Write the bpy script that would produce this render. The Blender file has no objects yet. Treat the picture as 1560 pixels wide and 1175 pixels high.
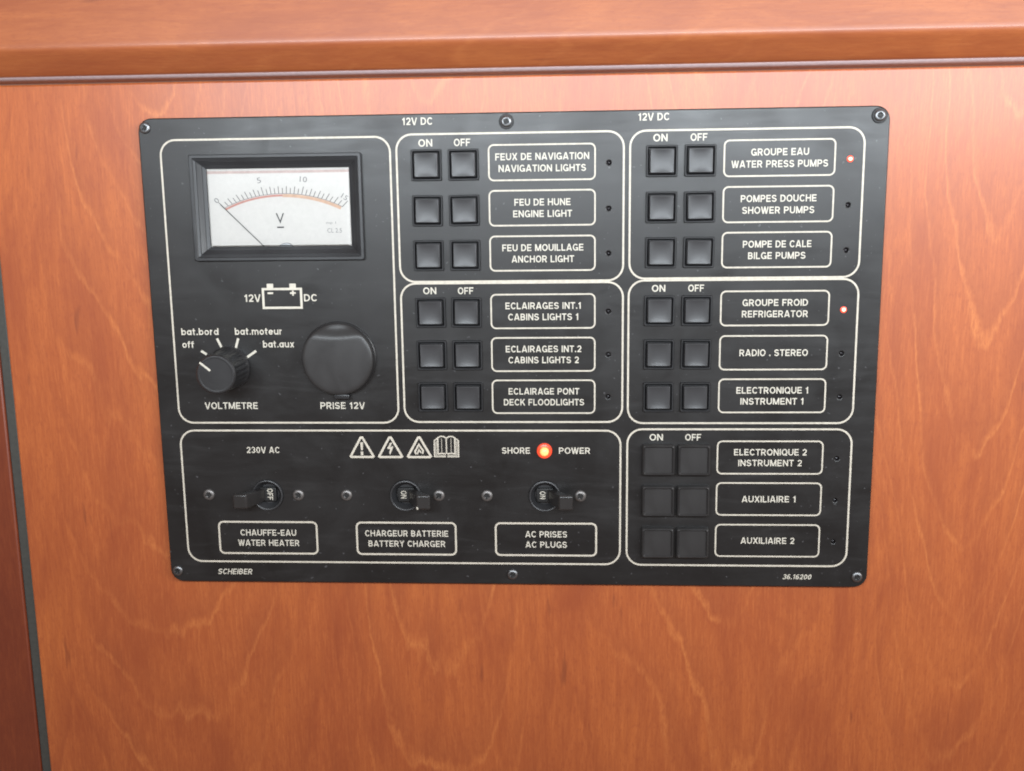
import bpy, bmesh, math, random
from mathutils import Matrix, Vector
S = bpy.context.scene
COL = S.collection
K = 0.001                                   # everything below is measured in millimetres
RX = Matrix.Rotation(math.radians(90), 4, 'X')   # wall coordinates (x right, y up, z out of the wall) -> world

# ------------------------------------------------------------------ camera
cam = bpy.data.objects.new('camera', bpy.data.cameras.new('camera'))
COL.objects.link(cam); S.camera = cam
cam.data.sensor_width = 36.0
cam.data.lens = 36.69
cam.data.clip_start = 0.01; cam.data.clip_end = 50
rot = (Matrix.Rotation(-0.01273, 4, 'Z') @ Matrix.Rotation(0.05757, 4, 'Y') @ Matrix.Rotation(-0.18076, 4, 'X'))
cam.matrix_world = RX @ Matrix.Translation((26.55*K, 66.09*K, 426.57*K)) @ rot

# ------------------------------------------------------------------ light (cabin interior)
w = bpy.data.worlds.new('World'); S.world = w; w.use_nodes = True
w.node_tree.nodes['Background'].inputs[0].default_value = (1.0, 0.76, 0.66, 1)
w.node_tree.nodes['Background'].inputs[1].default_value = 0.28

def area(name, pos, target, sx, sy, power, color):
    l = bpy.data.lights.new(name, 'AREA'); l.shape = 'RECTANGLE'
    l.size = sx; l.size_y = sy; l.energy = power; l.color = color
    o = bpy.data.objects.new(name, l); COL.objects.link(o)
    p = RX @ Vector(pos); t = RX @ Vector(target)
    o.matrix_world = Matrix.Translation(p) @ (t-p).to_track_quat('-Z', 'Y').to_matrix().to_4x4()
    return o
# band of cabin windows behind the camera, above eye level and more to the right: its sheen lies on the top of the panel
area('window_band_light', (0.20, 0.165, 0.48), (0.16, 0.42, 0), 1.05, 0.085, 10.3, (0.86, 0.94, 1.0))
# fill lamp added on the right to brighten that side of the wood
area('right_fill_light', (1.00, 0.26, 0.60), (0.14, 0.10, 0), 0.45, 0.50, 3.4, (1.0, 0.96, 0.92))
S.view_settings.view_transform = 'Standard'; S.view_settings.look = 'None'
S.view_settings.exposure = 0.0; S.view_settings.gamma = 1.0
S.view_settings.use_curve_mapping = False
S.render.engine = 'CYCLES'
S.cycles.filter_width = 1.9

# ------------------------------------------------------------------ material helpers
def mat(name):
    m = bpy.data.materials.new(name); m.use_nodes = True
    return m, m.node_tree, m.node_tree.nodes['Principled BSDF']
class N:
    def __init__(s, nt): s.nt = nt
    def n(s, t, **kw):
        x = s.nt.nodes.new(t)
        for k, v in kw.items(): setattr(x, k, v)
        return x
    def put(s, sock, v):
        if isinstance(v, (int, float, tuple)): sock.default_value = v
        else: s.nt.links.new(v, sock)
    def math(s, op, a, b=0.0, c=0.0, clamp=False):
        x = s.n('ShaderNodeMath', operation=op); x.use_clamp = clamp
        s.put(x.inputs[0], a); s.put(x.inputs[1], b); s.put(x.inputs[2], c)
        return x.outputs[0]
    def comb(s, x, y, z):
        c = s.n('ShaderNodeCombineXYZ')
        for i, v in enumerate((x, y, z)): s.put(c.inputs[i], v)
        return c.outputs[0]
    def noise(s, vec, scale=1.0, detail=2.0, rough=0.5, dist=0.0):
        x = s.n('ShaderNodeTexNoise'); s.put(x.inputs['Vector'], vec)
        x.inputs['Scale'].default_value = scale; x.inputs['Detail'].default_value = detail
        x.inputs['Roughness'].default_value = rough; x.inputs['Distortion'].default_value = dist
        return x.outputs['Fac']
    def ramp(s, fac, stops):
        x = s.n('ShaderNodeValToRGB'); s.put(x.inputs[0], fac)
        e = x.color_ramp.elements
        while len(e) < len(stops): e.new(0.5)
        for el, (p, c) in zip(e, stops):
            el.position = p; el.color = (*c, 1) if len(c) == 3 else c
        return x.outputs[0]
    def mix(s, fac, a, b, mode='MIX'):
        x = s.n('ShaderNodeMix', data_type='RGBA', blend_type=mode)
        s.put(x.inputs[0], fac)
        for sock, v in ((x.inputs[6], a), (x.inputs[7], b)):
            s.put(sock, (*v, 1) if isinstance(v, tuple) and len(v) == 3 else v)
        return x.outputs[2]
    def mapr(s, v, a, b, c, d):
        x = s.n('ShaderNodeMapRange'); s.put(x.inputs[0], v)
        for i, q in enumerate((a, b, c, d)): x.inputs[i+1].default_value = q
        return x.outputs[0]
    def bump(s, h, strength, dist, bsdf):
        x = s.n('ShaderNodeBump'); x.inputs['Strength'].default_value = strength
        x.inputs['Distance'].default_value = dist
        s.put(x.inputs['Height'], h); s.nt.links.new(x.outputs[0], bsdf.inputs['Normal'])
    def xyz_mm(s):
        t = s.n('ShaderNodeTexCoord'); v = s.n('ShaderNodeVectorMath', operation='SCALE')
        s.nt.links.new(t.outputs['Object'], v.inputs[0]); v.inputs['Scale'].default_value = 1000.0
        p = s.n('ShaderNodeSeparateXYZ'); s.nt.links.new(v.outputs[0], p.inputs[0])
        return v.outputs[0], p.outputs[0], p.outputs[1], p.outputs[2]

def wood(name, horizontal=False, tint=(1, 1, 1), figure=1.0, rough=0.52, seed=0.0, grain=1.0):
    m, nt, b = mat(name); g = N(nt)
    V, X, Y, Z = g.xyz_mm()
    if horizontal: X, Y = g.math('ADD', Y, g.math('MULTIPLY', Z, 0.8)), X
    X = g.math('ADD', X, seed)
    # slow wander of the grain lines
    wn = g.noise(g.comb(g.math('MULTIPLY', X, 0.012), g.math('MULTIPLY', Y, 0.0055), seed), 1, 2, 0.5)
    xw = g.math('ADD', X, g.math('MULTIPLY', g.math('SUBTRACT', wn, 0.5), 46.0))
    xh = g.math('ADD', X, g.math('MULTIPLY', g.math('SUBTRACT', wn, 0.5), 13.0))
    wf = g.noise(g.comb(g.math('MULTIPLY', X, 0.12), g.math('MULTIPLY', Y, 0.035), 3.7), 1, 3, 0.55)
    # plain sawn figure: slices through slightly tilted growth rings
    d = g.math('PINGPONG', g.math('ADD', xw, 30.0), 57.0)
    off = g.noise(g.comb(g.math('MULTIPLY', X, 0.0085), g.math('MULTIPLY', Y, 0.002), 9.1), 1, 1, 0.5)
    deep = g.math('ADD', g.math('MULTIPLY', Y, -0.17), g.math('MULTIPLY', off, 70.0))
    deep = g.math('ADD', deep, 16.0)
    r = g.math('SQRT', g.math('ADD', g.math('MULTIPLY', d, d), g.math('MULTIPLY', deep, deep)))
    r = g.math('ADD', r, g.math('MULTIPLY', wf, 4.0))
    ring = g.math('FRACT', g.math('MULTIPLY', r, 0.15))
    ringline = g.ramp(ring, [(0.0, (0, 0, 0)), (0.50, (0.12,)*3), (0.84, (0.25,)*3), (0.94, (1, 1, 1)), (1.0, (0, 0, 0))])
    grit = g.noise(g.comb(g.math('MULTIPLY', X, 1.3), g.math('MULTIPLY', Y, 0.30), 1.9), 1, 3, 0.7)
    breakup = g.noise(g.comb(g.math('MULTIPLY', X, 0.05), g.math('MULTIPLY', Y, 0.02), 5.5), 1, 3, 0.6)
    ringline = g.math('MULTIPLY', ringline, g.math('MULTIPLY', g.mapr(breakup, 0.40, 0.64, 0.22, 1.0), g.mapr(d, 30.0, 50.0, 1.0, 0.0)))
    ringline = g.math('MULTIPLY', ringline, g.mapr(grit, 0.36, 0.60, 0.25, 1.15))
    # fibre streaks and pores
    f1 = g.noise(g.comb(g.math('MULTIPLY', xh, 0.42), g.math('MULTIPLY', Y, 0.014), 1.3), 1, 5, 0.68)
    f2 = g.noise(g.comb(g.math('MULTIPLY', xh, 1.3), g.math('MULTIPLY', Y, 0.10), 2.2), 1, 5, 0.75)
    f3 = g.noise(g.comb(g.math('MULTIPLY', xh, 1.25), g.math('MULTIPLY', Y, 0.30), 7.9), 1, 3, 0.65)
    red = g.noise(g.comb(g.math('MULTIPLY', xw, 0.055), g.math('MULTIPLY', Y, 0.014), 6.1), 1, 4, 0.6, 0.4)
    blot = g.noise(g.comb(g.math('MULTIPLY', X, 0.014), g.math('MULTIPLY', Y, 0.008), 4.4), 1, 4, 0.6, 0.6)
    fleck = g.noise(g.comb(g.math('MULTIPLY', X, 0.20), g.math('MULTIPLY', Y, 0.032), 8.8), 1, 2, 0.5)
    t = tint
    def c(r_, g_, b_): return (r_*t[0]*0.99, g_*t[1]*0.765, b_*t[2]*0.465)
    col = g.mix(g.mapr(blot, 0.32, 0.68, 0, 1), c(0.37, 0.108, 0.042), c(0.45, 0.150, 0.052))
    col = g.mix(g.math('MULTIPLY', g.mapr(f1, 0.38, 0.64, 0, 1), 0.50*grain), col, c(0.30, 0.078, 0.030))
    col = g.mix(g.math('MULTIPLY', g.mapr(f2, 0.47, 0.68, 0, 1), 0.50*grain), col, c(0.54, 0.20, 0.078))
    col = g.mix(g.math('MULTIPLY', g.mapr(f3, 0.54, 0.64, 0, 1), 0.46*grain), col, c(0.30, 0.080, 0.034))
    col = g.mix(g.math('MULTIPLY', g.mapr(red, 0.46, 0.68, 0, 1), 0.62), col, c(0.27, 0.066, 0.028))
    late = g.ramp(ring, [(0.0, (0.1,)*3), (0.35, (0, 0, 0)), (0.82, (1, 1, 1)), (0.90, (0, 0, 0)), (1.0, (0.1,)*3)])
    col = g.mix(g.math('MULTIPLY', g.math('MULTIPLY', late, g.mapr(breakup, 0.38, 0.62, 0.15, 1.0)), 0.42*figure), col, c(0.25, 0.060, 0.026))
    col = g.mix(g.math('MULTIPLY', ringline, 0.46*figure), col, c(0.62, 0.27, 0.115))
    col = g.mix(g.math('MULTIPLY', g.mapr(fleck, 0.70, 0.78, 0, 1), 0.55), col, c(0.17, 0.042, 0.022))
    nt.links.new(col, b.inputs['Base Color'])
    nt.links.new(g.math('ADD', g.math('MULTIPLY', f2, 0.12), rough-0.06), b.inputs['Roughness'])
    b.inputs['IOR'].default_value = 1.5
    b.inputs['Coat Weight'].default_value = 0.38; b.inputs['Coat Roughness'].default_value = 0.28
    g.bump(f2, 0.10, 0.0004, b)
    return m

def plastic(name, col, rough, var=0.25, grain=0.12, ior=1.5, dirt=()):
    m, nt, b = mat(name); g = N(nt)
    V, X, Y, Z = g.xyz_mm()
    sm = g.noise(V, 0.035, 4, 0.6, 0.8)
    fine = g.noise(V, 2.6, 2, 0.6)
    k = g.mapr(sm, 0.3, 0.7, 1-var, 1+var)
    base = g.mix(1.0, col, g.comb(k, k, k), 'MULTIPLY')
    rg = g.mapr(sm, 0.3, 0.7, rough-0.05, rough+0.05)
    if dirt:
        # dust and corrosion bloom round some fixings, scattered lint elsewhere
        sp = g.noise(V, 0.95, 3, 0.7); spots = g.mapr(sp, 0.57, 0.65, 0, 1)
        sp2 = g.noise(V, 0.5, 2, 0.6); lint = g.mapr(sp2, 0.695, 0.735, 0, 0.6)
        near = None
        for (dx, dy, rad) in dirt:
            dd = g.math('SQRT', g.math('ADD', g.math('POWER', g.math('SUBTRACT', X, dx), 2.0), g.math('POWER', g.math('SUBTRACT', Y, dy), 2.0)))
            q = g.mapr(dd, rad*0.35, rad, 1, 0)
            near = q if near is None else g.math('MAXIMUM', near, q)
        base = g.mix(g.math('MULTIPLY', g.math('MULTIPLY', near, spots), 0.75), base, (0.006, 0.008, 0.010))
        base = g.mix(lint, base, (0.10, 0.10, 0.105))
        # wiped smears
        wipe = g.noise(g.comb(g.math('MULTIPLY', X, 0.02), g.math('MULTIPLY', Y, 0.11), 2.0), 1, 4, 0.65, 1.2)
        base = g.mix(g.mapr(wipe, 0.55, 0.78, 0, 0.20), base, (0.045, 0.042, 0.042))
        rg = g.math('ADD', rg, g.mapr(wipe, 0.35, 0.7, -0.035, 0.05))
    nt.links.new(base, b.inputs['Base Color']); nt.links.new(rg, b.inputs['Roughness'])
    b.inputs['IOR'].default_value = ior
    if grain: g.bump(fine, grain, 0.0002, b)
    return m

def simple(name, col, rough=0.5, metal=0.0, emit=None, strength=0.0, var=0.12):
    m, nt, b = mat(name); g = N(nt)
    V, X, Y, Z = g.xyz_mm()
    n = g.noise(V, 0.6, 3, 0.6)
    k = g.mapr(n, 0.3, 0.7, 1-var, 1+var)
    nt.links.new(g.mix(1.0, col, g.comb(k, k, k), 'MULTIPLY'), b.inputs['Base Color'])
    b.inputs['Roughness'].default_value = rough; b.inputs['Metallic'].default_value = metal
    if emit:
        b.inputs['Emission Color'].default_value = (*emit, 1); b.inputs['Emission Strength'].default_value = strength
    return m

M_wall = wood('cherry_veneer')
M_ledge = wood('cherry_solid', horizontal=True, figure=0.35, rough=0.50, grain=0.7, seed=211.0, tint=(0.80, 0.90, 1.12))
M_door = wood('mahogany_veneer', tint=(0.45, 0.33, 0.32), figure=0.2, seed=77.0)
M_seal = simple('rubber_seal', (0.050, 0.050, 0.044), 0.6)
M_strip = simple('mauve_grey_shade', (0.36, 0.27, 0.27), 0.45)  # shade below the ledge, put into the colour
M_face = plastic('satin_black_laminate', (0.010, 0.0095, 0.0095), 0.39, dirt=((145.8, 95.2, 17), (0.1, 95.1, 13), (-12, 82, 16), (145, 60, 9), (20, 92, 14)))
M_black = plastic('black_plastic', (0.013, 0.013, 0.014), 0.38)
M_jet = plastic('jet_black_plastic', (0.005, 0.005, 0.006), 0.55)
M_cap = plastic('charcoal_key_plastic', (0.034, 0.034, 0.036), 0.40, var=0.15)
M_knob = plastic('black_knob_plastic', (0.020, 0.020, 0.021), 0.42)
M_cover = plastic('soft_black_cover', (0.026, 0.025, 0.025), 0.42)
M_lever = plastic('glossy_black_lever', (0.026, 0.0245, 0.024), 0.30)
M_bez = plastic('grey_black_bezel', (0.022, 0.023, 0.025), 0.42)
M_white = simple('off_white_print', (0.56, 0.525, 0.445), 0.5, var=0.10)
M_line = simple('cream_line_print', (0.53, 0.485, 0.405), 0.5, var=0.14)
M_dial = simple('dial_card', (0.60, 0.575, 0.545), 0.6, var=0.03)
M_ink = simple('black_ink', (0.05, 0.05, 0.05), 0.6)
M_inkgrey = simple('grey_ink', (0.20, 0.195, 0.195), 0.6)
M_red = simple('red_ink', (0.48, 0.22, 0.18), 0.6)
M_orange = simple('orange_ink', (0.56, 0.36, 0.25), 0.6)
M_pale = simple('pale_red_ink', (0.46, 0.34, 0.31), 0.6)
M_steel = simple('dull_steel', (0.20, 0.205, 0.21), 0.42, 1.0)
M_black_screw = simple('blackened_steel', (0.19, 0.18, 0.175), 0.45, 0.8)
M_slot = simple('dark_recess', (0.010, 0.010, 0.010), 0.6)
M_rubber = simple('washer_rubber', (0.012, 0.012, 0.013), 0.5)
M_led_off = simple('unlit_lamp', (0.012, 0.010, 0.012), 0.25)
M_led_rim = simple('lamp_red_lens', (0.55, 0.04, 0.02), 0.3, emit=(1.0, 0.08, 0.03), strength=1.3)
M_led_core = simple('lamp_hot_core', (0.9, 0.6, 0.4), 0.3, emit=(1.0, 0.50, 0.40), strength=1.7)
M_shore_lens = simple('shore_red_lens', (0.6, 0.05, 0.02), 0.25, emit=(1.0, 0.09, 0.035), strength=0.65)
M_shore_core = simple('shore_glowing_core', (0.9, 0.5, 0.2), 0.3, emit=(1.0, 0.27, 0.06), strength=1.2)
M_glass, ntg, bg = mat('clear_meter_window'); gg = N(ntg)      # thin clear plastic: see-through, with a soft reflection that grows at a slant
tr = gg.n('ShaderNodeBsdfTransparent'); tr.inputs[0].default_value = (0.97, 0.975, 0.975, 1)
gl = gg.n('ShaderNodeBsdfGlossy'); gl.inputs['Roughness'].default_value = 0.16
fr = gg.n('ShaderNodeFresnel'); fr.inputs['IOR'].default_value = 1.49
mx = gg.n('ShaderNodeMixShader'); gg.put(mx.inputs[0], gg.math('MULTIPLY', fr.outputs[0], 1.6))
ntg.links.new(tr.outputs[0], mx.inputs[1]); ntg.links.new(gl.outputs[0], mx.inputs[2])
ntg.nodes.remove(bg); ntg.links.new(mx.outputs[0], [n_ for n_ in ntg.nodes if n_.type == 'OUTPUT_MATERIAL'][0].inputs[0])

# ------------------------------------------------------------------ mesh helpers (millimetres in, metres out)
def link(name, me, material, parent, smooth=True, angle=35):
    me.materials.clear()
    for mm in (material if isinstance(material, (list, tuple)) else [material]): me.materials.append(mm)
    if smooth:
        me.set_sharp_from_angle(angle=math.radians(angle))
        # flat fronts keep their own normal so that bevels round them do not bend the reflections
        me.polygons.foreach_set('use_smooth', [not (abs(p.normal.z) > 0.99995 or abs(p.normal.x) > 0.99995 or abs(p.normal.y) > 0.99995) for p in me.polygons])
    o = bpy.data.objects.new(name, me); COL.objects.link(o)
    if parent: o.parent = parent
    return o
def build(name, bm, material, parent, smooth=True, angle=35, fix=True):
    if fix: bmesh.ops.recalc_face_normals(bm, faces=bm.faces)
    me = bpy.data.meshes.new(name); bm.to_mesh(me); bm.free()
    return link(name, me, material, parent, smooth, angle)
def V3(x, y, z): return (x*K, y*K, z*K)

def rr(w_, h_, r, n=5):
    """outline of a rounded rectangle, counter-clockwise"""
    r = max(0.01, min(r, w_/2-0.001, h_/2-0.001)); P = []
    for cx, cy, a0 in ((w_/2-r, h_/2-r, 0), (-w_/2+r, h_/2-r, 90), (-w_/2+r, -h_/2+r, 180), (w_/2-r, -h_/2+r, 270)):
        for i in range(n+1):
            a = math.radians(a0+90*i/n); P.append((cx+r*math.cos(a), cy+r*math.sin(a)))
    return P
def circ(r, n=40): return [(r*math.cos(2*math.pi*i/n), r*math.sin(2*math.pi*i/n)) for i in range(n)]
def loft(bm, loops, cx=0, cy=0, close=True, mi=None):
    """loops: [(outline, z)]; joins neighbours with quads, optional cap on the last"""
    prev = None
    for P, z in loops:
        vs = [bm.verts.new(V3(cx+x, cy+y, z)) for x, y in P]
        if prev:
            n = len(vs)
            for i in range(n): bm.faces.new((prev[i], prev[(i+1) % n], vs[(i+1) % n], vs[i]))
        prev = vs
    if close: bm.faces.new(prev)
    return bm
def lathe(bm, prof, cx=0, cy=0, n=40, close=True):
    return loft(bm, [(circ(r, n), z) for r, z in prof], cx, cy, close)
def box(bm, x0, x1, y0, y1, z0, z1, bev=0.0):
    t = bmesh.new(); bmesh.ops.create_cube(t, size=1.0)
    for v in t.verts:
        v.co = Vector(V3((x0+x1)/2+v.co.x*(x1-x0), (y0+y1)/2+v.co.y*(y1-y0), (z0+z1)/2+v.co.z*(z1-z0)))
    if bev: bmesh.ops.bevel(t, geom=list(t.edges), offset=bev*K, segments=2, affect='EDGES', profile=0.5)
    me = bpy.data.meshes.new('t'); t.to_mesh(me); t.free(); bm.from_mesh(me); bpy.data.meshes.remove(me)
    return bm
PZ = 0.05                                   # printed ink stands this far off the face
_pz = [0]
def nz():
    _pz[0] = (_pz[0]+1) % 5
    return PZ+_pz[0]*0.012
def poly(bm, pts, z):
    return bm.faces.new([bm.verts.new(V3(x, y, z)) for x, y in pts])
def ring(bm, x0, x1, y0, y1, r, lw, z):
    a = rr(x1-x0+lw, y1-y0+lw, r+lw/2, 8); b = rr(x1-x0-lw, y1-y0-lw, max(r-lw/2, 0.05), 8)
    cx, cy = (x0+x1)/2, (y0+y1)/2
    return loft(bm, [(a, z), (b, z)], cx, cy, close=False)
def stroke(bm, pts, lw, z, closed=False):
    """mitred ribbon along pts"""
    n = len(pts); L = []; R = []
    for i in range(n):
        p = Vector(pts[i]); a = Vector(pts[i-1]) if (i or closed) else None
        b = Vector(pts[(i+1) % n]) if (i < n-1 or closed) else None
        d1 = (p-a).normalized() if a is not None else (b-p).normalized()
        d2 = (b-p).normalized() if b is not None else d1
        n1 = Vector((-d1.y, d1.x)); n2 = Vector((-d2.y, d2.x)); m_ = (n1+n2).normalized()
        q = m_*(lw/2/max(0.35, m_.dot(n1)))
        L.append(bm.verts.new(V3(*(p+q), z))); R.append(bm.verts.new(V3(*(p-q), z)))
    for i in range(n if closed else n-1):
        j = (i+1) % n; bm.faces.new((R[i], R[j], L[j], L[i]))

DG = bpy.context.evaluated_depsgraph_get
def curve_mesh(cu):
    o = bpy.data.objects.new('tmp', cu); COL.objects.link(o)
    dg = DG(); dg.update(); me = bpy.data.meshes.new_from_object(o.evaluated_get(dg))
    bpy.data.objects.remove(o); bpy.data.curves.remove(cu)
    return me
def text_mesh(s, bold):
    cu = bpy.data.curves.new('txt', 'FONT'); cu.body = s; cu.size = 1.0
    cu.offset = bold; cu.resolution_u = 3; cu.space_character = 1.04
    return curve_mesh(cu)
_h = text_mesh('H', 0.02); CAPH = max(v.co.y for v in _h.vertices)-min(v.co.y for v in _h.vertices); HB = min(v.co.y for v in _h.vertices); bpy.data.meshes.remove(_h)
def arc(cx, cy, rx, ry, a0, a1, n=12):
    return [(cx+rx*math.cos(math.radians(a0+(a1-a0)*i/n)), cy+ry*math.sin(math.radians(a0+(a1-a0)*i/n))) for i in range(n+1)]
def oval(cx, cy, rx, ry, n=22): return ('c', arc(cx, cy, rx, ry, 0, 360*(n-1)/n, n-1))
STEM = [(.1, 0), (.1, 1)]
# heavy grotesque capitals drawn as strokes: width, strokes; capitals are one unit tall
GL = {
 'A': (.86, [[(.09, 0), (.385, .94), (.475, .94), (.77, 0)], [(.22, .27), (.64, .27)]]),
 'B': (.74, [STEM, [(.1, .91), (.38, .91)]+arc(.38, .71, .2, .2, 90, -90)[1:]+[(.1, .51)], [(.38, .51)]+arc(.40, .30, .23, .21, 90, -90)+[(.1, .09)]]),
 'C': (.80, [arc(.43, .5, .33, .42, 38, 322, 20)]),
 'D': (.80, [STEM, [(.1, .91), (.35, .91)]+arc(.35, .5, .35, .41, 90, -90, 16)[1:]+[(.1, .09)]]),
 'E': (.70, [STEM, [(.1, .91), (.66, .91)], [(.1, .5), (.62, .5)], [(.1, .09), (.68, .09)]]),
 'F': (.66, [STEM, [(.1, .91), (.66, .91)], [(.1, .48), (.58, .48)]]),
 'G': (.84, [arc(.43, .5, .33, .42, 40, 318, 20), [(.46, .42), (.75, .42), (.75, .03)]]),
 'H': (.80, [STEM, [(.7, 0), (.7, 1)], [(.1, .52), (.7, .52)]]),
 'I': (.20, [STEM]),
 'K': (.78, [STEM, [(.68, 1.0), (.18, .40)], [(.34, .58), (.70, 0)]]),
 'L': (.64, [STEM, [(.1, .09), (.62, .09)]]),
 'M': (.96, [STEM, [(.86, 0), (.86, 1)], [(.13, .96), (.44, .12), (.52, .12), (.83, .96)]]),
 'N': (.80, [STEM, [(.7, 0), (.7, 1)], [(.12, .93), (.68, .07)]]),
 'O': (.88, [oval(.44, .5, .35, .42)]),
 'P': (.74, [STEM, [(.1, .91), (.40, .91)]+arc(.40, .68, .24, .23, 90, -90)[1:]+[(.1, .45)]]),
 'Q': (.88, [oval(.44, .5, .35, .42), [(.50, .28), (.80, -.03)]]),
 'R': (.78, [STEM, [(.1, .91), (.40, .91)]+arc(.40, .68, .24, .23, 90, -90)[1:]+[(.1, .45)], [(.40, .45), (.68, 0)]]),
 'S': (.74, [arc(.36, .71, .26, .20, 15, 270, 14)[:-1]+arc(.36, .29, .28, .21, 90, -165, 14)]),
 'T': (.70, [[(.0, .91), (.70, .91)], [(.35, 0), (.35, .91)]]),
 'U': (.80, [[(.1, 1), (.1, .38)]+arc(.4, .38, .3, .29, 180, 360)[1:-1]+[(.7, .38), (.7, 1)]]),
 'V': (.80, [[(.07, 1), (.355, .06), (.445, .06), (.73, 1)]]),
 'W': (1.08, [[(.07, 1), (.28, .06), (.35, .06), (.52, .94), (.56, .94), (.73, .06), (.80, .06), (1.01, 1)]]),
 'X': (.78, [[(.09, 0), (.69, 1)], [(.09, 1), (.69, 0)]]),
 'Y': (.78, [[(.08, 1), (.39, .46), (.70, 1)], [(.39, 0), (.39, .46)]]),
 '0': (.68, [oval(.34, .5, .24, .42)]),
 '1': (.46, [[(.30, 0), (.30, 1)], [(.05, .74), (.22, .78), (.30, .93)]]),
 '2': (.68, [arc(.34, .68, .24, .24, 170, -35, 12)+[(.12, .10)], [(.05, .09), (.64, .09)]]),
 '3': (.68, [arc(.33, .71, .23, .20, 160, -90, 12), arc(.33, .29, .25, .21, 90, -165, 12)]),
 '6': (.68, [oval(.34, .30, .24, .22), arc(.42, .5, .33, .42, 70, 200, 12)]),
 '.': (.24, [[(.12, 0), (.12, .21)]]),
 '-': (.46, [[(.04, .40), (.42, .40)]]),
 ' ': (.30, []),
 'a': (.70, [oval(.33, .37, .24, .28), [(.60, 0), (.60, .74)]]),
 'b': (.70, [STEM, oval(.37, .37, .24, .28)]),
 'd': (.70, [[(.6, 0), (.6, 1)], oval(.33, .37, .24, .28)]),
 'e': (.68, [arc(.34, .37, .25, .28, 0, 325, 18), [(.1, .38), (.60, .38)]]),
 'f': (.44, [[(.18, 0), (.18, .72)]+arc(.34, .76, .16, .15, 180, 80, 6)[1:], [(.0, .65), (.42, .65)]]),
 'm': (1.04, [[(.1, 0), (.1, .74)], [(.1, .45)]+arc(.31, .45, .21, .20, 180, 0)[1:]+[(.52, 0)], [(.52, .45)]+arc(.73, .45, .21, .20, 180, 0)[1:]+[(.94, 0)]]),
 'o': (.70, [oval(.35, .37, .25, .28)]),
 'r': (.46, [[(.1, 0), (.1, .74)], [(.1, .40)]+arc(.34, .42, .24, .23, 180, 85, 8)[1:]]),
 't': (.44, [[(.18, .95), (.18, .22)]+arc(.32, .22, .14, .14, 180, 275, 6)[1:], [(.0, .65), (.42, .65)]]),
 'u': (.70, [[(.1, .74), (.1, .30)]+arc(.33, .30, .23, .21, 180, 350)[1:], [(.60, 0), (.60, .74)]]),
 'x': (.66, [[(.09, 0), (.57, .74)], [(.09, .74), (.57, 0)]]),
}
def word(bm, s, cx, cy, wd, ch, slant=0.0, turn=0.0, zz=0.085, weight=0.165, gap=0.11):
    tot = sum(GL[c][0] for c in s)+gap*(len(s)-1); sx = wd/tot; ca, sa = math.cos(turn), math.sin(turn); pen = 0.0
    for c in s:
        adv, strokes = GL[c]; t = bmesh.new()
        for k, st in enumerate(strokes):
            cl = isinstance(st, tuple); stroke(t, st[1] if cl else st, weight, 0.0, cl)
            t.verts.ensure_lookup_table()
            for v in t.verts[-2*len(st[1] if cl else st):]: v.co.z = (zz+0.007*k)*K
        vs = {}
        for v in t.verts:
            y = (v.co.y/K-0.5)*ch; x = (v.co.x/K+pen-tot/2)*sx+slant*y
            vs[v] = bm.verts.new((K*(cx+x*ca-y*sa), K*(cy+x*sa+y*ca), v.co.z))
        for f in t.faces: bm.faces.new([vs[v] for v in f.verts])
        t.free(); pen += adv+gap
def bold(items, parent, name='lettering', weight=0.165):
    """items: (text, centre x, centre y of capitals, width, cap height, slant, turn, z)"""
    bm = bmesh.new()
    for it in items: word(bm, *it, weight=weight)
    for f in bm.faces:
        if f.normal.z < 0 or f.calc_area() == 0: pass
    bm.normal_update()
    for f in bm.faces:
        if f.normal.z < 0: f.normal_flip()
    return build(name, bm, M_white, parent, smooth=False, fix=False)
def lines_mesh(items, bold=0.024):
    """items: (text, centre x, centre y of capitals, width, cap height, slant, turn)"""
    bm = bmesh.new()
    for it in items:
        s, cx, cy, wd, ch = it[:5]; slant = it[5] if len(it) > 5 else 0; turn = it[6] if len(it) > 6 else 0
        zz = it[7] if len(it) > 7 else PZ+0.035
        me = text_mesh(s, bold)
        xs = [v.co.x for v in me.vertices]; x0, x1 = min(xs), max(xs)
        sx = wd/(x1-x0); sy = ch/CAPH; ca, sa = math.cos(turn), math.sin(turn)
        for v in me.vertices:
            y = (v.co.y-HB)*sy-ch/2; x = (v.co.x-(x0+x1)/2)*sx+slant*y
            v.co = Vector(V3(cx+x*ca-y*sa, cy+x*sa+y*ca, zz))
        bm.from_mesh(me); bpy.data.meshes.remove(me)
    return bm
def letter(items, parent, material=None, bold=0.024, name='lettering'):
    return build(name, lines_mesh(items, bold), material or M_white, parent, smooth=False, fix=False)

def empty(name, parent=None, loc=(0, 0, 0)):
    o = bpy.data.objects.new(name, None); COL.objects.link(o); o.empty_display_size = 0.02
    if parent: o.parent = parent
    o.location = V3(*loc)
    return o
def tag(o, label=None, cat=None, kind=None, group=None):
    if label: o['label'] = label
    if cat: o['category'] = cat
    if kind: o['kind'] = kind
    if group: o['group'] = group
    return o
def dup(o, parent, loc):
    c = o.copy(); COL.objects.link(c); c.parent = parent; c.location = V3(*loc)
    for ch in o.children:
        d = ch.copy(); COL.objects.link(d); d.parent = c
    return c
def stand(o): o.matrix_world = RX; return o

# ------------------------------------------------------------------ setting: bulkhead, ledge, neighbouring panel
WZ = -3.0                                   # front of the veneer, the faceplate is 3 mm thick
bm = bmesh.new(); box(bm, -215.3, 520, -520, 113.3, WZ-18, WZ, 0.9)
stand(tag(build('wall', bm, M_wall, None), kind='structure'))

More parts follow.
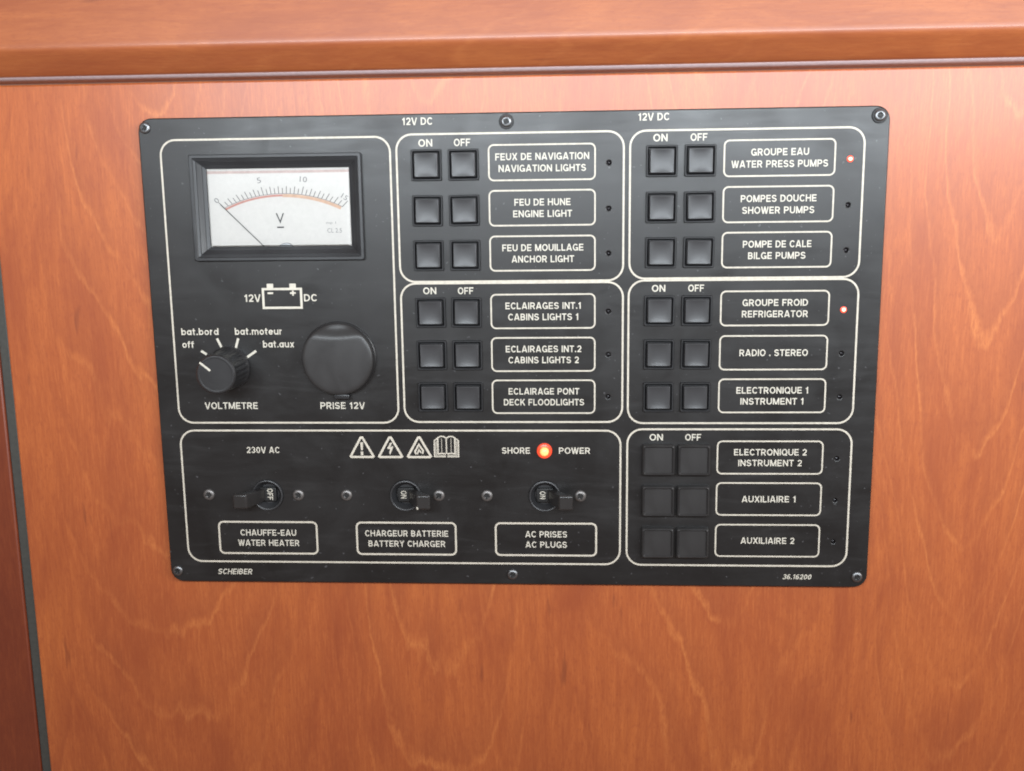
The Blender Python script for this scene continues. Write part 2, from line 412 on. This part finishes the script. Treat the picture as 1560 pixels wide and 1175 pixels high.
prof = [(-3.0, 113.7), (4.2, 115.55), (5.2, 116.2), (7.0, 117.9), (9.6, 120.4), (11.8, 122.5), (13.0, 123.8), (13.5, 124.8), (13.55, 125.8), (13.4, 127.2), (13.2, 129.2), (-2.6, 296.0), (-3.0, 300.0)]
bm = bmesh.new(); A = []
for x in (-560, 560): A.append([bm.verts.new(V3(x, y, z)) for z, y in prof])
n = len(prof)
for i in range(n): bm.faces.new((A[0][i], A[0][(i+1) % n], A[1][(i+1) % n], A[1][i]))
bm.faces.new(A[0]); bm.faces.new(A[1])
stand(tag(build('wooden_ledge', bm, M_ledge, None, angle=50), 'thick varnished wooden ledge with a rounded lower edge running above the black panel', 'ledge'))

LEDGE = bpy.data.objects['wooden_ledge']
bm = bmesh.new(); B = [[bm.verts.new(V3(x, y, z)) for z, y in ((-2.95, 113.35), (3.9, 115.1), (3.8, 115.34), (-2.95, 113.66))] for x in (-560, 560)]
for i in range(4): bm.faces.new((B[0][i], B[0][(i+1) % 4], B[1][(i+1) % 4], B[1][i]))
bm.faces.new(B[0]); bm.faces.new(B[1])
build('ledge_shade_strip', bm, M_strip, LEDGE)  # added strip that draws the soft shadow line under the ledge
bm = bmesh.new(); box(bm, -219.6, -215.35, -520, 114.0, WZ-14, WZ-0.9, 0.5)
stand(tag(build('rubber_seal', bm, M_seal, None), 'narrow dark grey sealing strip running down beside the dark red wooden door', 'sealing strip'))
bm = bmesh.new(); box(bm, -560, -219.7, -520, 113.4, WZ-18, WZ-0.2, 0.9)
stand(tag(build('wooden_door', bm, M_door, None), 'dark reddish wooden door edge left of the narrow grey sealing strip', 'door'))

# ------------------------------------------------------------------ the switch panel
P = tag(empty('control_panel'), 'black electrical switch panel with voltmeter, buttons and lit red lamps, screwed to the wooden wall', 'switch panel')
stand(P)
PW, PH = 300.0, 197.5
led_pos = [(40.8, y) for y in (78.5, 60.5, 42.6, 19.0, 1.1, -16.5)] + [(135.3, y) for y in (78.6, 60.7, 42.9, 19.1, 1.2, -16.8, -42.8, -60.7, -78.7)]
breaker_x = (-104.9, -45.1, 14.3)
SHORE = (14.3, -39.5)
MET = (-94.0, 62.5)

cu = bpy.data.curves.new('plate', 'CURVE'); cu.dimensions = '2D'; cu.fill_mode = 'BOTH'
BEV = 0.45
def spline(pts):
    sp = cu.splines.new('POLY'); sp.points.add(len(pts)-1); sp.use_cyclic_u = True
    for p, (x, y) in zip(sp.points, pts): p.co = (*V3(x, y, 0), 1)
spline(rr(PW-2*BEV, PH-2*BEV, 5.0, 8))
spline([(MET[0]+x, MET[1]+y) for x, y in rr(66, 38.4, 0.6, 2)])
for x in breaker_x: spline([(x+a, -59.3+b) for a, b in circ(7.0, 40)])
for x, y in led_pos: spline([(x+a, y+b) for a, b in circ(1.28, 16)])
cu.extrude = (1.5-BEV)*K; cu.bevel_depth = BEV*K; cu.bevel_resolution = 2
me = curve_mesh(cu)
for v in me.vertices: v.co.z -= 1.5*K
link('faceplate', me, M_face, P)

# printed section borders
for x0, x1, y0, y1 in ((-141.3, -47.0, -27.5, 90.0), (-44.4, 46.7, 31.7, 90.7), (-44.4, 46.7, -27.2, 31.0), (49.2, 140.6, 32.3, 90.7),
                       (49.0, 140.9, -27.7, 31.5), (48.9, 141.0, -89.5, -30.3), (-141.5, 46.1, -89.4, -30.9)):
    bm = bmesh.new(); ring(bm, x0, x1, y0, y1, 6.2, 0.76, nz())
    build('section_border', bm, M_line, P, smooth=False, fix=False)

# printed label boxes with their words
def label_box(x0, x1, cy, lines, h=13.9, lw=0.62, dy=(2.3, -2.3), ch=2.75):
    bm = bmesh.new(); ring(bm, x0, x1, cy-h/2, cy+h/2, 2.0, lw, nz())
    f = build('printed_label', bm, M_line, P, smooth=False, fix=False)
    cx = (x0+x1)/2
    ys = dy if len(lines) == 2 else (0.0,)
    bold([(s, cx+(0.15), cy+q, wd, ch) for (s, wd), q in zip(lines, ys)], f)
ROW1, ROW2, ROW3 = (79.1, 61.1, 42.9), (19.25, 1.35, -16.45), (-42.35, -60.25, -78.4)
MX = (-7.2, 35.3); RXX = (86.3, 129.4)
for cy, ls in zip(ROW1, ([('FEUX DE NAVIGATION', 37.6), ('NAVIGATION LIGHTS', 35.1)], [('FEU DE HUNE', 22.7), ('ENGINE LIGHT', 23.8)], [('FEU DE MOUILLAGE', 33.0), ('ANCHOR LIGHT', 25.4)])):
    label_box(*MX, cy, ls)
for cy, ls in zip(ROW2, ([('ECLAIRAGES INT.1', 31.1), ('CABINS LIGHTS 1', 29.0)], [('ECLAIRAGES INT.2', 31.3), ('CABINS LIGHTS 2', 29.2)], [('ECLAIRAGE PONT', 29.4), ('DECK FLOODLIGHTS', 33.5)])):
    label_box(*MX, cy, ls)
for cy, ls in zip((79.45, 61.4, 43.4), ([('GROUPE EAU', 22.6), ('WATER PRESS PUMPS', 37.7)], [('POMPES DOUCHE', 29.8), ('SHOWER PUMPS', 28.4)], [('POMPE DE CALE', 27.2), ('BILGE PUMPS', 22.8)])):
    label_box(*RXX, cy, ls)
for cy, ls in zip((19.9, 1.7, -16.2), ([('GROUPE FROID', 26.2), ('REFRIGERATOR', 26.5)], [('RADIO . STEREO', 27.6)], [('ELECTRONIQUE 1', 29.3), ('INSTRUMENT 1', 25.8)])):
    label_box(*RXX, cy, ls)
for cy, ls in zip(ROW3, ([('ELECTRONIQUE 2', 29.9), ('INSTRUMENT 2', 26.2)], [('AUXILIAIRE 1', 22.4)], [('AUXILIAIRE 2', 22.4)])):
    label_box(*RXX, cy, ls)
for x0, x1, ls in ((-127.2, -84.3, [('CHAUFFE-EAU', 24.6), ('WATER HEATER', 27.0)]), (-66.8, -24.0, [('CHARGEUR BATTERIE', 36.1), ('BATTERY CHARGER', 33.4)]), (-6.8, 36.0, [('AC PRISES', 17.8), ('AC PLUGS', 17.8)])):
    label_box(x0, x1, -78.5, ls, h=14.2, lw=0.80)

# loose lettering on the face
for items in ([('12V DC', -35.6, 95.8, 12.3, 2.9)], [('12V DC', 58.4, 96.0, 12.3, 2.9)],
              [('ON', -32.6, 87.3, 5.7, 2.9)], [('OFF', -17.8, 87.3, 6.6, 2.9)], [('ON', 61.1, 87.9, 5.7, 2.9)], [('OFF', 76.2, 87.9, 6.6, 2.9)],
              [('ON', -32.4, 28.0, 5.5, 2.8)], [('OFF', -17.6, 27.9, 6.4, 2.8)], [('ON', 61.1, 28.3, 5.5, 2.8)], [('OFF', 76.2, 28.3, 6.4, 2.8)],
              [('ON', 60.9, -33.7, 5.6, 2.8)], [('OFF', 76.1, -33.7, 6.6, 2.8)],
              [('12V', -106.7, 25.5, 6.9, 3.1)], [('DC', -82.2, 25.5, 5.6, 3.0)],
              [('bat.bord', -129.9, 11.6, 16.0, 2.9)], [('off', -135.3, 6.2, 5.1, 2.9)], [('bat.moteur', -104.9, 11.6, 20.2, 2.9)], [('bat.aux', -96.7, 6.2, 13.3, 2.9)],
              [('VOLTMETRE', -118.4, -20.1, 22.9, 2.9)], [('PRISE 12V', -70.7, -20.1, 19.0, 2.9)],
              [('230V AC', -105.8, -39.4, 14.4, 2.7)], [('SHORE', 2.3, -39.5, 11.9, 2.7)], [('POWER', 26.9, -39.5, 13.2, 2.7)],
              [('SCHEIBER', -121.2, -94.0, 15.2, 2.5, 0.22)], [('36.16200', 120.9, -94.3, 11.9, 2.2, 0.22)]):
    bold(items, P)

# battery symbol
bm = bmesh.new(); z = PZ
stroke(bm, [(-102.1, 21.4), (-86.1, 21.4), (-86.1, 29.2), (-102.1, 29.2)], 0.95, z, True)
for x in (-99.0, -89.5):
    poly(bm, [(x-1.35, 29.0), (x+1.35, 29.0), (x+1.35, 31.4), (x-1.35, 31.4)], z+0.03)
    poly(bm, [(x-1.2, 27.15), (x+1.2, 27.15), (x+1.2, 27.85), (x-1.2, 27.85)], z+0.03)
poly(bm, [(-89.85, 26.4), (-89.15, 26.4), (-89.15, 28.6), (-89.85, 28.6)], z+0.045)
build('battery_symbol', bm, M_white, P, smooth=False)

# warning triangles and the open book
def tri(cx):
    bm = bmesh.new()
    stroke(bm, [(cx-4.9, -42.1), (cx-4.5, -42.4), (cx+4.5, -42.4), (cx+4.9, -42.1), (cx+0.35, -33.9), (cx-0.35, -33.9)], 0.95, PZ, True)
    return bm
bm = tri(-63.2)
poly(bm, [(-63.8, -36.0), (-62.6, -36.0), (-62.8, -39.4), (-63.6, -39.4)], PZ+.03); poly(bm, [(-63.75, -41.6), (-62.65, -41.6), (-62.65, -40.0), (-63.75, -40.0)], PZ+.03)
build('warning_symbol', bm, M_line, P, smooth=False)
bm = tri(-51.0)
for q in ([(-51.0, -36.2), (-50.1, -36.0), (-51.1, -38.3), (-52.4, -38.7)], [(-52.3, -38.6), (-49.7, -37.6), (-49.9, -38.5), (-51.6, -39.0)], [(-50.9, -38.4), (-49.8, -38.3), (-51.2, -41.4), (-51.5, -40.4)]):
    poly(bm, q, nz()+.03)
build('warning_symbol', bm, M_line, P, smooth=False)
bm = tri(-38.7)
stroke(bm, [(-40.1, -41.2), (-40.5, -39.9), (-39.5, -38.2), (-38.8, -36.9), (-38.0, -38.2), (-37.0, -39.6), (-37.3, -41.0)], 0.7, PZ+.03)
stroke(bm, [(-39.6, -41.2), (-38.8, -39.2), (-37.9, -40.6)], 0.6, PZ+.045)
build('warning_symbol', bm, M_line, P, smooth=False)
bm = bmesh.new(); c_ = -27.1
for s in (-1, 1):
    stroke(bm, [(c_+s*.35, -41.0), (c_+s*2.1, -40.7), (c_+s*3.6, -41.0), (c_+s*3.6, -34.0), (c_+s*2.4, -33.4), (c_+s*1.0, -33.5), (c_+s*.30, -34.1)], 0.55, PZ+(s+1)*.004)
    stroke(bm, [(c_+s*3.9, -34.3), (c_+s*5.1, -35.2), (c_+s*5.1, -42.2), (c_+s*.3, -42.2)], 0.5, PZ+.015+(s+1)*.004)
    for q in range(2): stroke(bm, [(c_+s*(4.15+.42*q), -35.2-.3*q), (c_+s*(4.15+.42*q), -41.6)], 0.2, PZ+.03)
    stroke(bm, [(c_+s*.3, -41.6), (c_+s*4.6, -41.6)], 0.25, PZ+.045+(s+1)*.004)
    stroke(bm, [(c_+s*2.0, -40.3), (c_+s*2.0, -34.3)], 0.2, PZ+.03)
stroke(bm, [(c_, -41.0), (c_, -33.9)], 0.5, PZ+.06)
for f in bm.faces:
    f.normal_update()
    if f.normal.z < 0: f.normal_flip()
build('book_symbol', bm, M_line, P, smooth=False)

# ------------------------------------------------------------------ push buttons
def make_button(loc):
    r_ = empty('push_button', P, loc)
    bm = bmesh.new()
    loft(bm, [(rr(12.4, 12.4, 0.6), -0.3), (rr(12.4, 12.4, 0.6), 0.75), (rr(12.0, 12.0, 0.6), 1.0), (rr(11.2, 11.2, 0.5), 1.0), (rr(10.6, 10.6, 0.5), 0.7), (rr(9.9, 9.9, 0.5), 0.10)], close=True)
    build('button_frame', bm, M_jet, r_)
    bm = bmesh.new()
    loft(bm, [(rr(9.6, 9.6, 0.5), 0.12), (rr(9.6, 9.6, 0.5), 1.7), (rr(9.4, 9.4, 0.5), 2.05), (rr(9.0, 9.0, 0.4), 2.2), (rr(8.8, 8.8, 0.3), 2.2)], close=False)
    G = 12; gv = [[bm.verts.new(V3(-4.42+8.84*i/G, -4.42+8.84*j/G, 2.205-0.45*(1-(2*i/G-1)**2)**0.8*(1-(2*j/G-1)**2)**0.8)) for i in range(G+1)] for j in range(G+1)]
    for j in range(G):
        for i in range(G): bm.faces.new((gv[j][i], gv[j][i+1], gv[j+1][i+1], gv[j+1][i]))
    bmesh.ops.recalc_face_normals(bm, faces=bm.faces)
    build('key_cap', bm, M_cap, r_, angle=60, fix=True)
    return r_
b0 = None; RND = random.Random(5)
for xs, ys in (((-32.4, -17.4), (78.55, 60.45, 42.4)), ((-32.15, -17.35), (19.0, 1.25, -16.45)), ((61.75, 76.9), (78.85, 60.7, 42.7)), ((61.45, 76.55), (19.2, 1.25, -16.6))):
    for y in ys:
        for x in xs:
            if b0 is None: b0 = make_button((x, y, 0))
            else:
                b_ = dup(b0, P, (x, y, 0)); b_.rotation_euler = [math.radians(RND.uniform(-q, q)) for q in (0.9, 0.9, 0.7)]
                b_.children[1].location.z = RND.uniform(-0.12, 0.10)*K
# blank covers where no button is fitted
bl0 = None
for y in (-43.1, -60.85, -79.1):
    for x in (61.8, 76.4):
        if bl0 is None:
            bm = bmesh.new()
            loft(bm, [(rr(13.7, 13.4, 0.9), -0.2), (rr(13.5, 13.2, 0.9), 2.0), (rr(13.0, 12.7, 0.8), 2.6), (rr(12.2, 11.9, 0.8), 2.9), (rr(11.7, 11.4, 0.7), 2.6), (rr(11.0, 10.7, 0.6), 2.1)], close=True)
            bl0 = build('blank_cover', bm, M_cover, P); bl0.location = V3(x, y, 0)
        else:
            o = bl0.copy(); COL.objects.link(o); o.location = V3(x, y, 0)

# ------------------------------------------------------------------ small indicator lamps
bm = bmesh.new(); lathe(bm, [(0.95, -2.6), (0.95, -1.2), (0.6, -0.8), (0.2, -0.68)], n=16)
off_me = None
for i, (x, y) in enumerate(led_pos):
    lit = i in (6, 9)
    if lit:
        r_ = empty('indicator_lamp', P, (x, y, 0)); r_['label'] = 'lit red indicator lamp'
        b2 = bmesh.new(); lathe(b2, [(1.25, -0.6), (1.3, 0.06), (1.2, 0.3), (0.78, 0.42)], n=20, close=True); build('lamp_rim', b2, M_led_rim, r_)
        b2 = bmesh.new(); lathe(b2, [(0.78, 0.43), (0.62, 0.75), (0.3, 0.95), (0.08, 1.0)], n=16); build('lamp_core', b2, M_led_core, r_)
    else:
        if off_me is None:
            o = build('indicator_lamp', bm, M_led_off, P); off_me = o
        else:
            o = off_me.copy(); COL.objects.link(o)
        o.location = V3(x, y, 0)

# shore power lamp
r_ = empty('pilot_lamp', P, (*SHORE, 0)); r_['label'] = 'large glowing red and orange round lamp'
bm = bmesh.new(); lathe(bm, [(3.2, -0.2), (3.2, 0.9), (2.9, 1.5), (2.2, 1.7), (1.95, 1.45)], n=36); build('lamp_lens', bm, M_shore_lens, r_)
bm = bmesh.new(); lathe(bm, [(1.9, 1.5), (1.85, 2.6), (1.5, 3.3), (0.9, 3.65), (0.2, 3.75)], n=30); build('lamp_core', bm, M_shore_core, r_)

# ------------------------------------------------------------------ voltmeter
VM = empty('voltmeter', P, (*MET, 0))
bm = bmesh.new()
loft(bm, [(rr(70.8, 43.0, 0.8, 3), -0.2), (rr(70.8, 43.0, 0.8, 3), 1.5), (rr(70.2, 42.4, 0.8, 3), 1.9), (rr(68.2, 40.4, 0.6, 3), 1.9), (rr(67.4, 39.6, 0.5, 3), 1.45),
          (rr(65.6, 37.8, 0.4, 3), 1.0), (rr(65.3, 37.5, 0.4, 3), 0.55), (rr(62.0, 34.4, 0.3, 3), -0.9), (rr(61.7, 34.1, 0.3, 3), -1.2), (rr(59.2, 31.7, 0.2, 3), -1.8), (rr(59.2, 31.7, 0.2, 3), -2.7)], close=False)
build('meter_bezel', bm, M_bez, VM, angle=20)
bm = bmesh.new(); box(bm, -30.5, 30.5, -16.6, 16.6, -2.9, -2.6); build('dial_face', bm, M_dial, VM, smooth=False)
DZ = -2.6
PV = (1.55, -24.6)
def pol(th, r): a = math.radians(th); return (PV[0]+r*math.sin(a), PV[1]+r*math.cos(a))
def rad(th): return 30.2+4.6*(th/45.0)**2
bm = bmesh.new()
for i in range(31):
    th = -45+3*i; r0 = rad(th); ln = 3.0 if i % 2 == 0 else 2.3
    if i % 10 == 0: ln = 3.3
    stroke(bm, [pol(th, r0), pol(th, r0+ln)], 0.26, DZ+0.05)
stroke(bm, [pol(t, rad(t)) for t in range(-45, 46, 3)], 0.16, DZ+0.075)
build('scale_marks', bm, M_ink, VM, smooth=False)
bm = bmesh.new(); stroke(bm, [pol(t, rad(t)-0.75) for t in range(-45, 1, 3)], 0.85, DZ+0.04); build('scale_band', bm, M_red, VM, smooth=False)
bm = bmesh.new(); stroke(bm, [pol(t, rad(t)-0.85) for t in range(0, 46, 3)], 1.3, DZ+0.04); build('scale_band', bm, M_orange, VM, smooth=False)
bm = bmesh.new(); stroke(bm, [(-29.5, 14.4), (29.5, 14.4)], 1.1, DZ+0.04); build('dial_stripe', bm, M_pale, VM, smooth=False)
zt = DZ+0.06
letter([('0', *pol(-45, 39.2), 1.7, 2.2, 0, 0.75, zt), ('5', *pol(-15, 36.9), 1.6, 2.3, 0, 0.2, zt), ('10', *pol(14, 36.9), 3.0, 2.3, 0, -0.1, zt), ('15', *pol(42, 38.4), 2.6, 2.1, 0, -0.6, zt)], VM, M_inkgrey, 0.004)
letter([('V', 0.0, -4.4, 3.5, 4.4, 0, 0, zt), ('-', 0.0, -7.3, 2.9, 4.6, 0, 0, zt)], VM, M_ink, 0.0)
letter([('mp 1', 21.2, -6.4, 4.0, 1.0, 0, 0, zt), ('CL 2.5', 22.5, -9.6, 6.0, 1.9, 0, 0, zt)], VM, M_inkgrey, 0.0)
bm = bmesh.new(); a_, b_ = pol(-45, rad(-45)+2.0), pol(-45, 8.0)
for zz in (DZ+0.45,): stroke(bm, [a_, b_], 0.34, zz)
build('needle', bm, M_ink, VM, smooth=False)
bm = bmesh.new(); lathe(bm, [(4.2, DZ), (4.0, DZ+.35), (2.6, DZ+.5), (0.4, DZ+.5)], 2.0, -18.6, 28); build('zero_adjuster', bm, M_steel, VM)
bm = bmesh.new(); loft(bm, [(rr(59.0, 31.5, 0.2, 2), -1.9), (rr(57.6, 30.2, 0.3, 2), -1.5)]); build('meter_glass', bm, M_glass, VM, smooth=False)

# ------------------------------------------------------------------ selector knob
KN = empty('selector_knob', P, (-118.1, -3.7, 0))
def flute(r, amp, n=96): return [((r-amp*(0.5+0.5*math.cos(24*2*math.pi*i/n)))*math.cos(2*math.pi*i/n), (r-amp*(0.5+0.5*math.cos(24*2*math.pi*i/n)))*math.sin(2*math.pi*i/n)) for i in range(n)]
bm = bmesh.new()
loft(bm, [(flute(9.0, 0), -0.2), (flute(9.0, 0), 2.0), (flute(8.6, 0), 2.6), (flute(8.55, 0.45), 3.0), (flute(8.25, 0.45), 15.6), (flute(8.15, 0.0), 16.2), (flute(8.1, 0), 17.3), (flute(7.6, 0), 17.9), (flute(7.0, 0), 18.0), (flute(6.6, 0), 17.9)])
build('knob_body', bm, M_knob, KN, angle=28)
bm = bmesh.new(); a = math.radians(141)
stroke(bm, [(8.0*math.cos(a), 8.0*math.sin(a)), (2.6*math.cos(a), 2.6*math.sin(a))], 0.85, 18.08); build('pointer_line', bm, M_white, KN, smooth=False)
for p, q in (((-129.9, 3.4), (-127.6, 1.9)), ((-122.8, 8.7), (-121.1, 5.0)), ((-113.7, 8.7), (-115.0, 4.6)), ((-106.4, 3.3), (-110.8, 0.4))):
    bm = bmesh.new(); stroke(bm, [p, q], 1.0, PZ); build('position_mark', bm, M_white, P, smooth=False, fix=False)

# ------------------------------------------------------------------ 12 V socket with its round cover
SK = empty('power_socket', P, (-71.2, 0.1, 0))
bm = bmesh.new(); lathe(bm, [(15.6, -0.2), (15.6, 0.7), (15.2, 1.0), (14.0, 1.0)], n=64); build('socket_collar', bm, M_black, SK)
bm = bmesh.new(); prev = None; nseg = 72
rs = [(15.0, 0.9), (15.1, 3.2), (14.8, 4.0), (14.3, 4.35), (13.4, 4.5)] + [(13.4*s, 4.5+0.25*(1-s*s)) for s in (0.92, 0.84, 0.76, 0.68, 0.6, 0.5, 0.35, 0.2, 0.08)]
for r, z in rs:
    vs = []
    for i in range(nseg):
        t = 2*math.pi*i/nseg; x, y = r*math.cos(t), r*math.sin(t)
        edge = 9.3+0.0085*x*x                           # curved front of the thumb notch
        dz = 0.0
        if r > 4 and y > edge and z > 3: dz = -min(2.0, (y-edge)*0.55)
        vs.append(bm.verts.new(V3(x, y, max(z+dz, 1.2) if z > 3 else z)))
    if prev:
        for i in range(nseg): bm.faces.new((prev[i], prev[(i+1) % nseg], vs[(i+1) % nseg], vs[i]))
    prev = vs
bm.faces.new(prev); build('socket_cover', bm, M_cover, SK, angle=40)
bm = bmesh.new(); box(bm, -2.4, 4.2, -17.0, -14.9, -0.2, 3.2, 0.5); build('hinge_tab', bm, M_black, SK)

# ------------------------------------------------------------------ breakers
def breaker(x, side, text, glint=False):
    r_ = empty('circuit_breaker', P, (x, -59.3, 0))
    bm = bmesh.new()                                     # round collar with a bowl shaped recess
    lathe(bm, [(6.75, -1.2), (6.75, 0.5), (6.6, 0.85), (6.3, 0.95), (6.0, 0.8), (5.85, 0.3), (4.5, -1.9), (4.3, -2.6)], n=44); build('breaker_collar', bm, M_cap, r_)
    bm = bmesh.new(); box(bm, -3.6, 3.6, -3.1, 3.1, -2.5, -0.5, 0.5); build('rocker_body', bm, M_slot, r_)
    bold([(text, -side*0.9, 0.2, 5.0 if text == 'OFF' else 3.4, 2.4, 0, -math.pi/2, -0.44)], r_)
    # chunky lever leaning to one side, cut off square at its end
    bm = bmesh.new()
    loft(bm, [([(side*q[0], q[1]) for q in [(c_x+a, b) for a, b in rr(tw, hh, 0.5, 3)]], z) for c_x, tw, hh, z in
              ((2.7, 3.8, 5.2, -1.6), (4.9, 4.5, 5.6, 3.5), (7.2, 5.2, 6.0, 7.2), (8.6, 6.0, 6.3, 9.0), (8.9, 6.0, 6.3, 9.7), (9.0, 5.4, 5.8, 10.3), (9.05, 4.4, 4.8, 10.5))])
    lv = build('toggle_lever', bm, M_lever, r_, angle=50)
    if glint:
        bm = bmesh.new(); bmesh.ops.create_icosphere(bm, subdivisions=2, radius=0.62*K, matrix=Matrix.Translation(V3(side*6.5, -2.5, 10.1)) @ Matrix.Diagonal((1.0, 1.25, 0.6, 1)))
        build('painted_glint', bm, M_white, lv)  # white bead painted on as the glint of the lever end
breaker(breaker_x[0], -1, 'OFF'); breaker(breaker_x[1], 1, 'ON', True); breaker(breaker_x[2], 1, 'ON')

# ------------------------------------------------------------------ screws
def screw(x, y, r, washer, metal, ang):
    s = empty('screw', P, (x, y, 0))
    if washer:
        bm = bmesh.new(); lathe(bm, [(r*1.28, -0.2), (r*1.28, 0.35), (r*1.15, 0.6), (r*0.8, 0.6)], n=28); build('washer', bm, M_rubber, s)
    z0 = 0.5 if washer else 0.0
    bm = bmesh.new(); lathe(bm, [(r, z0-0.1), (r, z0+0.35), (r*0.9, z0+0.75), (r*0.66, z0+1.0), (r*0.5, z0+1.02), (r*0.36, z0+0.55), (r*0.1, z0+0.4)], n=28)
    build('screw_head', bm, metal, s, angle=50)
    bm = bmesh.new()
    for k in (0, 1):
        a = math.radians(ang+90*k); c_, s_ = math.cos(a), math.sin(a); L_, W_ = r*0.56, r*0.13
        poly(bm, [(c_*u-s_*v, s_*u+c_*v) for u, v in ((-L_, -W_), (L_, -W_), (L_, W_), (-L_, W_))], z0+1.05+0.02*k)
    build('screw_recess', bm, M_slot, s, smooth=False, fix=False)
for i, (x, y, wsh) in enumerate(((-147.0, 95.0, False), (0.1, 95.1, True), (145.8, 95.0, True), (-146.8, -93.8, False), (0.2, -94.2, False), (145.7, -94.1, False))):
    screw(x, y, 2.35, wsh, M_steel, 20+37*i)
for i, x in enumerate((-130.6, -91.5, -70.6, -30.8, -10.3, 29.3)):
    screw(x, -59.2, 2.5, False, M_black_screw, 10+41*i)
